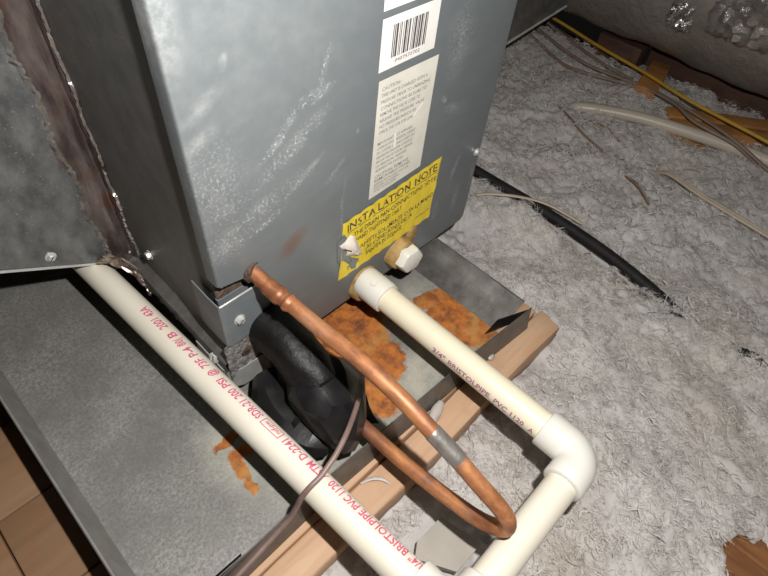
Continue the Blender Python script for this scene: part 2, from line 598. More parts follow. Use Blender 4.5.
def text_block(lines, bold=0.0):
    """lines: (string, x0, baseline, width or None, height) in label mm -> 2-D verts, faces"""
    V, F = [], []
    off = 0
    for s, x0, b, wd, h in lines:
        v, f = text_geo(s, bold)
        if not len(v):
            continue
        k = h / 0.70
        xs = v[:, 0] - v[:, 0].min()
        kx = (wd / max(xs.max(), 1e-6)) if wd else k
        V.append(np.stack([x0 + xs * kx, b + v[:, 1] * k], 1))
        F += [tuple(i + off for i in q) for q in f]
        off += len(v)
    return np.concatenate(V), F


def screw(name, c, axis, r, mat, parent, h=4.0, hexhead=True):
    """hex washer-head screw; c = centre of the washer on its surface, axis = outward direction"""
    ax = Vector(axis).normalized()
    u = ax.orthogonal().normalized()
    w_ = ax.cross(u)
    cc = Vector(c)
    rings = [(r, 0.0, 16), (r, 0.9, 16), (r * 0.72, 1.2, 6), (r * 0.72, h * 0.85, 6), (r * 0.58, h, 6)]
    bm = bmesh.new()
    prev = None
    for rr, hh, n in rings:
        ring = [bm.verts.new(P(*(cc + ax * hh + (u * math.cos(2 * math.pi * k / 24) + w_ * math.sin(2 * math.pi * k / 24)) * rr *
                (1.0 if n == 16 else (math.cos(math.pi / 6) / math.cos(((2 * math.pi * k / 24) % (math.pi / 3)) - math.pi / 6)))))) for k in range(24)]
        if prev:
            for k in range(24):
                bm.faces.new((prev[k], prev[(k + 1) % 24], ring[(k + 1) % 24], ring[k]))
        prev = ring
    bm.faces.new(prev)
    o = bm_obj(name, bm, mat, parent, True, 30)
    # slot across the head
    bm = bmesh.new()
    vs_ = []
    for a, b_ in ((-1, -1), (1, -1), (1, 1), (-1, 1)):
        vs_.append(bm.verts.new(P(*(cc + ax * (h + 0.05) + u * a * r * 0.5 + w_ * b_ * r * 0.09))))
    bm.faces.new(vs_)
    bm_obj('slot', bm, 'dark_void', o)
    return o


def hash2(ix, iy, k):
    h = np.sin(ix * 127.1 + iy * 311.7 + k * 74.7) * 43758.5453
    return h - np.floor(h)


def vnoise(x, y, k=0):
    ix, iy = np.floor(x), np.floor(y)
    fx, fy = x - ix, y - iy
    fx = fx * fx * (3 - 2 * fx)
    fy = fy * fy * (3 - 2 * fy)
    a, b = hash2(ix, iy, k), hash2(ix + 1, iy, k)
    c, d = hash2(ix, iy + 1, k), hash2(ix + 1, iy + 1, k)
    return (a + (b - a) * fx) * (1 - fy) + (c + (d - c) * fx) * fy


def worley(x, y, k=0):
    ix, iy = np.floor(x), np.floor(y)
    best = np.full(x.shape, 9.0)
    for dx in (-1, 0, 1):
        for dy in (-1, 0, 1):
            jx, jy = ix + dx, iy + dy
            px = jx + hash2(jx, jy, k + 11)
            py = jy + hash2(jx, jy, k + 23)
            best = np.minimum(best, (px - x) ** 2 + (py - y) ** 2)
    return np.sqrt(best)


# ================================================================== SETTING
floor = bm_obj('floor', (lambda b: (add_box(b, -700, 1190, -700, 1500, -575, -530), b)[1])(bmesh.new()), 'subfloor')
tag(floor, 'brown wooden attic deck under the drain pan', kind='structure')
edges_y = [136, 226, 316, 406, 496, 590]
for i in range(len(edges_y) - 1):
    y0, y1 = edges_y[i] + 0.7, edges_y[i + 1] - 0.7
    splitx = (-112 if i == 1 else None)
    if splitx:
        box('plank', (-560, splitx - 0.8, y0, y1, -530, -520 - 0.6), 'plank_x', floor, 1.2)
        box('plank', (splitx + 0.8, 90, y0, y1, -530, -520), 'plank_x', floor, 1.2)
    else:
        box('plank', (-560, 90, y0, y1, -530, -520 + (0.6 if i % 2 else -0.4)), 'plank_x', floor, 1.2)

# ================================================================== WOOD UNDER THE PAN
b1 = bmesh.new()
add_box(b1, -260, 424, 82, 111.5, -520, -480, bev=2.5)
bmesh.ops.subdivide_edges(b1, edges=[e for e in b1.edges if e.calc_length() > 0.3], cuts=24)
for v in b1.verts:
    v.co.y += 0.0012 * math.sin(v.co.x * 23) + random.uniform(-.0003, .0003)
    if v.co.x > 0.40:
        v.co.x += 0.004 * math.sin(v.co.y * 200)
tag(bm_obj('support_board', b1, 'pine_x', None, True, 40), 'pale pine board lying in front of the drain pan lip, under the pipes', 'board')
tag(box('support_board', (-260, 418, 113.4, 150, -520, -479.2), 'pine_x', None, 1.5), 'narrow pine strip squeezed under the front lip of the drain pan', 'board')
tag(box('support_board', (-260, 400, 560, 650, -520, -479.2), 'pine_x', None, 1.5), 'pine board carrying the back of the drain pan', 'board')

# ================================================================== DRAIN PAN
pan = thing('drain_pan', 'galvanised metal drain pan with rust stains beneath the cabinet', 'drain pan', (150, 300, -479))
rows = []
for y in np.linspace(124, 660, 20):
    rows.append([(x, y, -478 + 0.6 * math.sin(x * .03 + y * .02)) for x in np.linspace(-43, 358, 20)])
strip('pan_floor', rows, 'pan', pan, True, 0.9)


def lip_y(x):
    return float(np.interp(x, [-45, 30, 76, 112, 226, 300, 391], [122.5, 124.0, 124.6, 125.0, 120.5, 118, 111.5]))


rows = []
for x in np.linspace(-46, 389, 40):
    y = lip_y(x)
    rows.append([(x, y - 5.5, -478.5), (x, y - 2.2, -463), (x, y - 0.5, -448), (x, y - 0.1, -446.4), (x, y + 0.5, -446.0), (x, y + 1.0, -447), (x, y + 1.1, -456)])
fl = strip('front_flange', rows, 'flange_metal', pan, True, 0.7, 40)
rows = []
for y in np.linspace(128, 655, 24):
    k = (y - 128) / 527
    rows.append([(358, y, -478), (372 + 1.5 * math.sin(y * .05), y - 4, -465), (389 + 2 * k, y - 6, -446.5), (391 + 2 * k, y - 6, -446.2), (391.5 + 2 * k, y - 6, -448)])
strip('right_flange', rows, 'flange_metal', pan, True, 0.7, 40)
rows = []
for y in np.linspace(122, 660, 24):
    rows.append([(-43, y, -478), (-47, y, -462), (-50.5, y, -446.6), (-51.8, y, -446.0), (-52.8, y, -447.2), (-52.6, y, -453)])
strip('left_flange', rows, 'lit_flange_metal', pan, True, 0.7, 40)
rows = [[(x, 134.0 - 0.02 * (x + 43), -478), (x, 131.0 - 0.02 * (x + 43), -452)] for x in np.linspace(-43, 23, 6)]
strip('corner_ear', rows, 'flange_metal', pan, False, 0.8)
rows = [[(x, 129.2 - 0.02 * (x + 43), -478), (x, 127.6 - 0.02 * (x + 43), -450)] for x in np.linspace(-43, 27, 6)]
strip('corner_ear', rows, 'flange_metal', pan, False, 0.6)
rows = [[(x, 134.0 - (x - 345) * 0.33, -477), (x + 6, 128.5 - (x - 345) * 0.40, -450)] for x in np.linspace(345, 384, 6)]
strip('corner_ear', rows, 'black_rubber', pan, False, 0.7)  # shade of the open corner gap put in as a black sheet

# ================================================================== COIL CABINET
cab = thing('coil_cabinet', 'grey painted metal evaporator coil cabinet with stickers and drain ports', 'air handler', (272, 400, -452))
TOP = 330
bm = bmesh.new()
add_box(bm, 114, 432, 262, 700, -450, TOP - 4)
bm_obj('inner_casing', bm, 'dark_void', cab)
# outer side sheets
rows = [[(112.5, y, z) for z in np.linspace(-440, TOP, 12)] for y in np.linspace(258, 424, 6)]
strip('side_panel', rows, 'side_metal', cab, True, 1.0)
rows = [[(433.5, y, z) for z in np.linspace(-441, TOP, 12)] for y in np.linspace(256, 700, 8)]
strip('side_panel', rows, 'side_metal', cab, True, 1.0)
box('top_panel', (109, 436, 250, 700, TOP, TOP + 3), 'side_metal', cab, 0.8)
# front door sheet with its notch for the refrigerant lines
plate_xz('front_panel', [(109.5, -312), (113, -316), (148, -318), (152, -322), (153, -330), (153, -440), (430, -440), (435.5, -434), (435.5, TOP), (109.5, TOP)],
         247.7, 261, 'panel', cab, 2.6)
# connection plate behind the notch
plate_xz('connection_plate', [(111, -336), (204, -336), (204, -440), (111, -440)], 256, 260, 'panel', cab)
plate_xz('seam_gap', [(112, -316), (205, -318), (205, -340), (112, -340)], 257, 262, 'dirt', cab)
# folded corner bracket of the base
rows = []
for z in (-386, -372, -352, -333):
    rows.append([(107.5, 285, z), (107.0, 262, z), (107.3, 249.2, z), (109.5, 247.5, z), (124, 247.6, z), (140, 247.8, z), (151.5, 248, z)])
strip('corner_bracket', rows, 'panel', cab, True, 1.0, 40)
box('bracket_edge', (107, 150, 246.9, 248.4, -333.6, -332.2), 'bright_steel', cab, 0.3)
screw('screw', (121, 247.2, -359), (0, -1, 0), 5.2, 'bright_steel', cab, 4.2)
# grimy mounting tab with a bolt hole, then the folded clip at the base
rows = []
for z in np.linspace(-436, -388, 9):
    rows.append([(x, 250.5 + 1.2 * math.sin(x * .7 + z * .5), z) for x in np.linspace(103, 146, 10)])
strip('mounting_tab', rows, 'grime', cab, True, 1.5)
tube('bolt_hole', [(122, 251, -408), (122, 247.0, -408)], 5.2, 'dirt', cab, 14)
tube('bolt_hole', [(122, 247.4, -408), (122, 246.6, -408)], 2.6, 'dark_void', cab, 12)
rows = []
for x, y in ((100.8, 300), (100.8, 258), (102, 253.5), (111, 248.6), (113.5, 247.6), (128, 247.2), (142, 246.8)):
    rows.append([(x, y, -454), (x, y, -440), (x, y, -427)])
strip('base_clip', rows, 'clip_metal', cab, True, 1.0, 40)
strip('base_clip_top', [[(101, y, -428 + 1.2 * math.sin(x * .4)) for x in (101, 112)] if False else [(xx, y, -429 + 1.5 * math.sin(xx * .8 + y)) for xx in np.linspace(112, 141, 9)] for y in (248, 250, 253)], 'grime', cab, True, 0.6)
# side base rail with a rolled flange
rows = []
for y in np.linspace(252, 424, 14):
    rows.append([(112.0, y, -409), (104, y, -413), (101.5, y, -414), (100.6, y, -416), (100.8, y, -426), (104, y, -428), (113, y, -430)])
strip('base_rail', rows, 'flange_metal', cab, True, 0.8, 40)
screw('screw', (100.4, 268, -419), (-0.6, -0.4, 0.6), 5.2, 'bright_steel', cab, 4.0)
screw('screw', (111.6, 378, -381), (-1, 0, 0), 5.2, 'bright_steel', cab, 4.2)
screw('screw', (427, 247.4, -338), (0, -1, 0), 4.6, 'bright_steel', cab, 3.6)
for yy in (330, 356):
    box('rail_notch', (99.3, 100.6, yy, yy + 4, -424, -414), 'dark_void', cab)
box('support_rail', (130, 420, 300, 330, -477.2, -450), 'dark_void', cab)
box('support_rail', (130, 420, 600, 640, -477.2, -450), 'dark_void', cab)


# ---- stickers on the front panel
def sticker(name, outline, mat, label, y=247.55, wr=0.0):
    """thin sheet with slight wrinkles filling a quad outline (TL, TR, BR, BL in x,z)"""
    tl, tr, br, bl = [np.array(p, float) for p in outline]
    rows_ = []
    nu, nv = 26, 16
    for j in range(nv + 1):
        v = j / nv
        row = []
        for i in range(nu + 1):
            u = i / nu
            p = (tl * (1 - u) + tr * u) * (1 - v) + (bl * (1 - u) + br * u) * v
            row.append((p[0], y - wr * (0.5 + 0.5 * math.sin(p[0] * .42 + 1.7 * math.sin(p[1] * .09))) ** 6, p[1]))
        rows_.append(row)
    o = strip(name, rows_, mat, cab, True)
    o['label'] = label
    return o


def print_on(parent, lines, origin, ang, mat, y, bold=0.0, wr=0.0, name='lettering'):
    """text laid on the front panel plane; origin = label's top-left (x, z), baseline offsets downwards"""
    v, f = text_block(lines, bold)
    ca, sa = math.cos(ang), math.sin(ang)
    pts = []
    for a, b in v:
        x, z = origin[0] + a * ca - b * sa, origin[1] + a * sa + b * ca
        yy = y - wr * (0.5 + 0.5 * math.sin(x * .42 + 1.7 * math.sin(z * .09))) ** 6
        pts.append(P(x, yy, z))
    o = bpy.data.meshes.new(name)
    o.from_pydata([tuple(p) for p in pts], [], f)
    ob = finish(name, o, mat)
    ob.parent = parent
    return ob


def child_world(ob, parent):
    ob.parent = parent


sticker('top_label', [(267, -95), (327, -95), (327.5, -153.5), (267, -154)], 'white_label', 'white sticker cut off by the photo top edge')
bl = sticker('barcode_label', [(267, -159), (327, -158.5), (326.5, -195.5), (266, -196.5)], 'white_label', 'white barcode sticker')
bm = bmesh.new()
x = 278.0
pat = [1, 1, 1.2, .8, 2.2, 1.6, .7, 1.0, 1.0, 2.0, .7, 1.2, 2.2, .8, .8, 1.1, 1.8, 2.2, .8, 1.2, .7, .8, 2.2, 1.1, .8, .7, 1.6, .9, 2.2, .8, .7, 1.5, 1.8, .8, 1.0, 1.0]
tot = sum(pat)
for i, p in enumerate(pat):
    ww = p * 37.0 / tot
    if i % 2 == 0:
        vs_ = [bm.verts.new(P(a, 247.3, b)) for a, b in ((x, -165), (x + ww, -165), (x + ww - .4, -188.5), (x - .4, -188.5))]
        bm.faces.new(vs_)
    x += ww
child_world(bm_obj('barcode', bm, 'black_ink'), bl)
print_on(bl, [('0407572702', 0, 0, 27, 2.6)], (282, -192.8), 0.0, 'black_ink', 247.3)

cl = sticker('caution_label', [(267.4, -203.3), (334.3, -202.8), (332.3, -310.3), (265, -314.1)], 'cream_label', 'cream caution sticker with small print')
L = []
y0 = -9.0
for i, (s, wd) in enumerate([('CAUTION:', 20), ('THIS UNIT IS CHARGED WITH A', 52), ('PRESSURE. PRIOR TO UNBRAZING', 56), ('CONNECTIONS BE SURE TO', 53), ('REMOVE THE VALVE CORE TO', 46),
                             ('RELEASE THE PRESSURE. VALVE', 52), ('NO PRESSURE INDICATES', 43), ('CHECK THE COIL FOR LEAKS.', 42)]):
    L.append((s, 4.0, y0 - i * 5.4, wd, 3.0))
for i, (s, wd) in enumerate([('IMPORTANT: CET APPAREIL', 42), ('CHARGE SOUS PRESSION. AVANT', 46), ('DE COUPER LES RACCORDS DU', 46), ('SERPENTIN ENLEVER LE NOYAU', 44), ('DE LA VALVE POUR LIBERER', 45), ('LA PRESSION. VERIFIER', 38), ('SERPENTIN FUITES', 34)]):
    L.append((s, 3.4, y0 - 48 - i * 4.5, wd, 2.6))
L.append(('CAUTION: REMOVE', 3.0, -90.5, 42, 3.2))
L.append(('REMOVABLE PANEL', 3.0, -94.8, 46, 3.2))
for i, (s, wd) in enumerate([('BEFORE INSTALLING THE COIL', 44), ('ENLEVER LE PANNEAU', 32), ('AVANT INSTALLATION', 28)]):
    L.append((s, 3.0, -98.6 - i * 3.4, wd, 2.1))
print_on(cl, L, (267.2, -203.2), 0.003, 'grey_ink', 247.3, 0.006)
wp = [(258 + 34, -254.5), (296, -254), (297, -262), (293, -262.5)]
for q in ([(290, -257), (293, -256.5), (293, -271), (290.5, -271)], [(311, -248), (322, -239), (323, -241), (312, -250)]):
    bm = bmesh.new()
    bm.faces.new([bm.verts.new(P(a, 247.25, b)) for a, b in q])
    child_world(bm_obj('worn_patch', bm, 'white_label'), cl)

yl = sticker('installation_label', [(235, -324.4), (365.2, -314.6), (361.0, -391.8), (230, -396.9)], 'yellow_label', 'creased yellow installation note sticker', wr=1.0)
A = math.atan2(9.8, 130)
print_on(yl, [('INSTA', 4, -13.5, 35, 9.2), ('LATION', 43, -13.5, 43, 9.2), ('NOTE', 92, -13.5, 32, 9.2)], (235, -324.4), A, 'black_ink', 247.25, 0.012, 1.0)
print_on(yl, [('THE DRAIN PAN CONNECTIONS TO BE', 12, -25.5, 112, 5.6), ('HAND TIGHTENED ONLY', 14, -34, 62, 5.6),
              ('APRIETE SOLAMENTE CON LA MANO', 19, -47, 104, 5.6), ('LAS CONEXIONES DE LA', 25, -55, 67, 5.6), ('BANDEJA DE DESAGUE', 27, -63, 50, 5.6),
              ('MANO', 1, -49, 11, 4.6), ('TOUT', 1, -56.5, 11, 4.6), ('CHARGE', 1, -64, 16, 4.6), ('PRINTED IN U.S.A.', 98, -64, 22, 2.0)], (235, -324.4), A, 'black_ink', 247.25, 0.006, 1.0)
bm = bmesh.new()
for k in range(30):
    a0, a1 = 4 + k * 4.0, 8 + k * 4.0
    q = []
    for a, b in ((a0, -15.3), (a1, -15.3), (a1, -16.1), (a0, -16.1)):
        X, Z = 235 + a * math.cos(A) - b * math.sin(A), -324.4 + a * math.sin(A) + b * math.cos(A)
        q.append(bm.verts.new(P(X, 247.25 - 1.0 * (0.5 + 0.5 * math.sin(X * .42 + 1.7 * math.sin(Z * .09))) ** 6, Z)))
    bm.faces.new(q)
child_world(bm_obj('underline', bm, 'black_ink'), yl)


def blob(name, outline, y0, h, mat, parent, seed=0, inner=5):
    """low lumpy patch on the front plane (y0 outward to -y)"""
    c = np.mean(np.array(outline, float), 0)
    verts, faces = [P(c[0], y0 - h, c[1])], []
    n = len(outline)
    rr = random.Random(seed)
    for r in range(1, inner + 1):
        s = r / inner
        for p in outline:
            q = c + (np.array(p) - c) * s * (1 + rr.uniform(-.05, .05))
            verts.append(P(q[0], y0 - h * (1 - s ** 2.5) * rr.uniform(0.6, 1.25), q[1]))
    for k in range(n):
        faces.append((0, 1 + k, 1 + (k + 1) % n))
    for r in range(inner - 1):
        for k in range(n):
            a, b = 1 + r * n + k, 1 + r * n + (k + 1) % n
            faces.append((a, a + n, b + n, b))
    return mesh_obj(name, verts, faces, mat, parent, True, 70)


pu = blob('torn_putty_patch', [(231, -349), (238, -346), (244, -343), (250, -350), (254, -361), (259, -372), (262, -381), (256, -378), (250, -374), (244, -371), (238, -366), (240, -358), (234, -356)], 247.3, 5, 'putty', cab, 3)
pu['label'] = 'torn cream putty patch'
blob('torn_sticker_gap', [(228, -344), (236, -337), (241, -346), (238, -364), (244, -376), (257, -384), (253, -394), (247, -392), (243, -381), (236, -372), (228, -371)], 247.2, 0.7, 'panel', cab, 5)
blob('sealant_smear', [(327, -392), (338, -390), (345, -398), (344, -412), (334, -416), (326, -408)], 247.6, 3, 'sealant', cab, 8)
# drain ports: sealant collars and a capped spare port
def wob_fn(seed, amp):
    r = random.Random(seed)
    ph = [r.uniform(0, 6.28) for _ in range(6)]
    return lambda i, a: 1 + amp * (math.sin(2 * a + ph[0]) * .5 + math.sin(3 * a + ph[1]) * .4 + math.sin(5 * a + ph[2] + i) * .35 + math.sin(7 * a + ph[3] - i * 1.7) * .25)


tube('port_collar', [(264, 250, -424), (264, 243, -424), (264, 239, -424), (264, 237, -424)], [19, 18.8, 18.0, 16], 'sealant', cab, 28, wob=wob_fn(2, .07), angle=70)
tube('port_collar', [(315, 250, -412), (315, 242, -411.5), (315, 236, -411), (315, 234, -411)], [18, 17.5, 16.5, 14], 'sealant', cab, 28, wob=wob_fn(4, .12), angle=70)
cap = tube('port_cap', [(315, 243, -412), (314.8, 234, -411.5), (314.5, 227, -411), (314.3, 224, -410.8), (314.2, 222.8, -410.7)], [15.0, 14.8, 14.4, 13.0, 9], 'pvc_fitting', cab, 24, wob=lambda i, a: 1 + 0.06 * math.cos(6 * a) + .04 * math.sin(2 * a + 1), angle=35)
cap['label'] = 'white plastic cap on spare drain port'

# ================================================================== PLENUM (taped to the cabinet side)
ple = thing('sheet_metal_plenum', 'galvanised sheet metal plenum taped to the left side of the cabinet', 'duct', (0, 520, -409))
CX, CY, DX, DY = 111.0, 420.0, -1.0, 0.0           # face runs off to the left, its bottom edge climbs


def pl(s, z, o=0.0):
    return (CX - s, CY - o, z)


def plb(s):
    return -401 + max(s - 36, -8) * 0.585


rows = [[pl(s, z, 0.6 * math.sin(s * .02 + z * .013)) for z in np.linspace(plb(s), TOP, 16)] for s in np.linspace(0, 420, 36)]
strip('face_sheet', rows, 'plenum_metal', ple, True, 1.0)
rows = [[pl(s, plb(s), o) for o in (0, -40, -160)] for s in np.linspace(0, 420, 36)]
strip('bottom_sheet', rows, 'plenum_metal', ple, True, 1.0)
rows = [[pl(s, plb(s), o) for o in (1.2, 1.8)] + [pl(s, plb(s) + 2, 1.5)] for s in np.linspace(0, 420, 36)]
strip('bottom_hem', rows, 'bright_steel', ple, True, 0.5)
screw('screw', pl(68, -368, 1.0), (0, -1, 0), 4.8, 'bright_steel', ple, 4)
# crinkled foil tape across the inside corner, ragged edges
rows = []
tr = random.Random(5)
for j in range(90):
    z = -418 + j * 8.2
    e0 = 10 + 2.5 * math.sin(j * .9) + tr.uniform(-1.5, 1.5)
    e1 = 24 + 2.0 * math.sin(j * 0.7 + 2) + tr.uniform(-2, 2)
    row = [(111.3, CY - e0 - 2, z), (110.9, CY - e0 + 1, z)]
    for k in range(1, 4):
        row.append((110.2 - 0.8 * k + tr.uniform(-.5, .5), CY - e0 * (1 - k / 4), z + tr.uniform(-1, 1)))
    row.append((CX - 3.0 + tr.uniform(-.6, .6), CY - 3.0, z))
    for k in range(1, 5):
        row.append(pl(e1 * k / 5, z + tr.uniform(-1.2, 1.2), 2.4 + tr.uniform(-.7, .7) + (1.5 if k == 2 else 0)))
    row += [pl(e1, z + tr.uniform(-1, 1), 2.2 + tr.uniform(-.8, .8)), pl(e1 + 2.0, z, 1.1)]
    rows.append(row)
tp = strip('foil_tape', rows, 'foil_tape', ple, True, 0.0, 25)
tp['label'] = 'crinkled brownish foil tape over the corner seam'
# bright ragged torn edges of the tape
for base_, amp in ((0, 1), (1, 1)):
    er = []
    for j in range(260):
        z = -412 + j * 2.85
        if base_ == 0:
            s0 = 24 + 2.0 * math.sin(j * .243 + 2) + tr.uniform(-1.2, 1.2)
            er.append([pl(s0 - 1.5, z, 2.6), pl(s0 + tr.uniform(.2, 1.2), z + tr.uniform(-1, 1), 3.2 + tr.uniform(-.4, 2.0)), pl(s0 + 2.2 + tr.uniform(-1, 2.0), z, 1.0)])
        else:
            y_ = CY - 10 - 2.5 * math.sin(j * .313) + tr.uniform(-1, 1)
            er.append([(110.6, y_ + 1.2, z), (109.7 + tr.uniform(-.9, .3), y_ + tr.uniform(-.3, .6), z + tr.uniform(-1, 1)), (111.4, y_ - 1.0 + tr.uniform(-.8, .4), z)])
    strip('tape_edge', er, 'foil_shiny', ple, True, 0.0, 20)
# hanging ragged end of the tape at the bottom of the seam
t_ = NT('tape_end_foil')
M['tape_end_foil'] = t_.set(t_.mix(t_.ramp(t_.noise(90, 5), [(0.38, 0.0), (0.62, 1.0)]), (0.10, 0.06, 0.045), (0.42, 0.35, 0.28)), 0.32, 0.3, 0.6)
cl_ = spline([(79, 417, -397), (88, 410, -397), (97, 398, -405), (102, 386, -420), (103, 381, -431)], 4)
for lay in range(3):
    rows = []
    for i_, c_ in enumerate(cl_):
        row = []
        for j in range(8):
            v_ = (j / 7 - .5) * (16 + 5 * lay)
            x_ = c_[0] + v_ * .35 + tr.uniform(-1.2, 1.2) - lay * 1.2
            y_ = c_[1] + v_ * .65 + tr.uniform(-1.2, 1.2)
            z_ = c_[2] - v_ * .30 + 2.6 * math.sin(j * 2.0 + i_ * .5 + lay) + tr.uniform(-.8, .8) + lay * 1.6
            d_ = math.hypot(x_ - 72.5, z_ + 411.5)
            if d_ < 15.2:
                x_, z_ = 72.5 + (x_ - 72.5) * 15.2 / d_, -411.5 + (z_ + 411.5) * 15.2 / d_
            row.append((x_, min(y_, 418), z_))
        rows.append(row)
    strip('tape_end', rows, 'tape_end_foil' if lay else 'foil_tape', ple, True, 0.0, 20)

# trunk duct behind, right of the cabinet
trunk = thing('trunk_duct', 'dark galvanised duct box behind the right side of the cabinet', 'duct', (700, 600, -385))
rows = [[(x, 444, z) for z in np.linspace(-398 + (x - 790) * .10, 300, 8)] for x in np.linspace(440, 945, 8)]
strip('duct_face', rows, 'trunk_metal', trunk, True, 1.2)
rows = [[(x, y, -398 + (x - 790) * .10) for y in (444, 600, 800)] for x in np.linspace(440, 945, 8)]
strip('duct_bottom', rows, 'trunk_metal', trunk, True, 1.2)
tube('duct_hem', [(x, 442.5, -397.5 + (x - 790) * .10) for x in np.linspace(440, 945, 8)], 2.2, 'bright_steel', trunk, 8)

# ================================================================== PVC DRAIN
pvcT = thing('drain_pipe', 'cream plastic drain piping running from the cabinet port around an elbow and back', 'pipe', (180, 120, -440))
YE = -16.0
RP = [(263, 238, -418.5), (264.8, 100, -420.6), (266, 8, -422)]
p_right = tube('pipe', RP, 13.35, 'pvc_aged', pvcT, 32)
p_leg = tube('pipe', [(240, YE, -423.5), (125, YE, -424)], 13.35, 'pvc_pipe', pvcT, 32)
LP0, LP1 = np.array((98.0, 8.0, -423.3)), np.array((71.0, 430.0, -412.4))
p_left = tube('pipe', [LP0 + (LP1 - LP0) * t_ for t_ in np.linspace(0, 1.12, 8)], 13.35, 'pvc_pipe', pvcT, 32)
cpl = tube('coupling', [(263, 244, -418.6), (263.2, 240, -418.6), (263.3, 214, -418.7), (263.3, 211.5, -418.7), (263.3, 211.3, -418.7)], [15.5, 16.6, 16.4, 15.8, 13.4], 'pvc_fitting', pvcT, 32)
tube('mould_mark', [(258, 226, -402.6), (257.8, 226, -402.0)], 3.4, 'pvc_fitting', cpl, 16)


def elbow(center, d0, d1, r=17.2, bend=17.0, s0=39.0, s1=33.0):
    c = np.array(center, float)
    d0, d1 = np.array(d0, float), np.array(d1, float)
    path, rad = [], []
    a = c + d0 * s0
    path += [a, a - d0 * 0.2, a - d0 * 1.4]
    rad += [13.4, r - 0.9, r]
    b0 = c + d0 * bend
    path.append(b0 + d0 * 1.0)
    rad.append(r)
    o = c + (d0 + d1) * bend
    for k in range(13):
        t_ = math.pi / 2 * k / 12
        path.append(o - d1 * bend * math.cos(t_) - d0 * bend * math.sin(t_))
        rad.append(r)
    path.append(c + d1 * (bend + 1.0))
    rad.append(r)
    e = c + d1 * s1
    path += [e - d1 * 1.4, e - d1 * 0.2, e]
    rad += [r, r - 0.9, 13.4]
    return path, rad


pth, rd = elbow((266.3, YE, -422.6), (0, 1, 0), (-1, 0, 0))
tube('elbow', pth, rd, 'pvc_fitting', pvcT, 32)
pth, rd = elbow((98.6, YE, -424), (0, 1, 0), (1, 0, 0))
tube('elbow', pth, rd, 'pvc_fitting', pvcT, 32)


def print_on_pipe(parent, pieces, A0, d, ang0, upsign, mat, r=13.47, bold=0.012, twist=0.0):
    """text wrapped on a pipe: A0 axis point (mm), d reading direction along the axis, ang0 = polar angle (from +X towards +Z) of the text mid line"""
    v, f = text_block(pieces, bold)
    bm_ = bmesh.new()                                   # slice the flat letters so they follow the round wall
    bv = [bm_.verts.new((a, b, 0)) for a, b in v]
    for q_ in f:
        try:
            bm_.faces.new([bv[i] for i in q_])
        except ValueError:
            pass
    for lv in np.arange(-5, 5.01, 0.8):
        bmesh.ops.bisect_plane(bm_, geom=bm_.verts[:] + bm_.edges[:] + bm_.faces[:], plane_co=(0, lv, 0), plane_no=(0, 1, 0))
    bm_.verts.index_update()
    v = [(q_.co.x, q_.co.y) for q_ in bm_.verts]
    f = [tuple(w2.index for w2 in q_.verts) for q_ in bm_.faces]
    bm_.free()
    d = np.array(d, float)
    pts = []
    for s, t_ in v:
        a = ang0 + twist * s + upsign * t_ / r
        c = np.array(A0) + d * s
        pts.append(P(c[0] + math.cos(a) * r, c[1], c[2] + math.sin(a) * r))
    me = bpy.data.meshes.new('lettering')
    me.from_pydata([tuple(p) for p in pts], [], f)
    o = finish('lettering', me, mat)
    o.parent = parent
    return o


dl = (LP1 - LP0) / (LP1 - LP0)[1]          # per mm of Y
H = 7.6
TW = math.radians(26) / 310
pieces = [(s_, a_, -hh / 2, b_ - a_, hh) for s_, a_, b_, hh in (('3/4"', -8, 4, H), ('BRISTOLPIPE', 7, 51, H), ('PVC', 53.5, 66, H), ('1120', 69, 82, H), ('ASTM', 86, 104.5, H), ('D-2241', 108.5, 131, H),
          ('nsf-pw', 138, 153.5, 4.2), ('SDR-21', 159, 180.5, H), ('200', 184, 195.5, H), ('PSI', 199, 209.5, H), ('@', 214.5, 222, H), ('73F', 226, 237.5, H), ('P-4', 242, 254, H),
          ('\u00ae0(', 257, 267, H), ('B', 270, 276.5, H), ('2001', 283, 298, H), ('43A', 302, 316, H))]
sc_ = 1.0
A0 = LP0 + dl * 21.0
print_on_pipe(p_left, pieces, A0, dl, math.radians(53), 1, 'pink_ink', bold=0.022, twist=TW)
# boxed mark on the print
bm = bmesh.new()
for s0, s1, t0, t1 in [(135, 156, 3.4, 4.1), (135, 156, -4.1, -3.4)] + [(x0_, x0_ + .9, -3.6 + k_ * .9, -2.7 + k_ * .9) for x0_ in (135, 155.1) for k_ in range(8)]:
    q = []
    for s, t_ in ((s0, t0), (s1, t0), (s1, t1), (s0, t1)):
        a = math.radians(53) + TW * s + t_ / 13.52
        c = A0 + dl * s * sc_
        q.append(bm.verts.new(P(c[0] + math.cos(a) * 13.55, c[1], c[2] + math.sin(a) * 13.55)))
    bm.faces.new(q)
fr = bm_obj('print_box', bm, 'pink_ink')
fr.parent = p_left
print_on_pipe(p_right, [('3/4"', 0, -2.6, 15, 5.2), ('BRISTOLPIPE', 19, -2.6, 48, 5.2), ('PVC', 72, -2.6, 14, 5.2), ('1120', 90, -2.6, 14, 5.2), ('A', 109, -2.6, 5, 5.2)],
              (264.278, 140, -419.991), (0.01304, -1, -0.01522), math.radians(166), -1, 'purple_ink', bold=0.02, twist=math.radians(4) / 110)

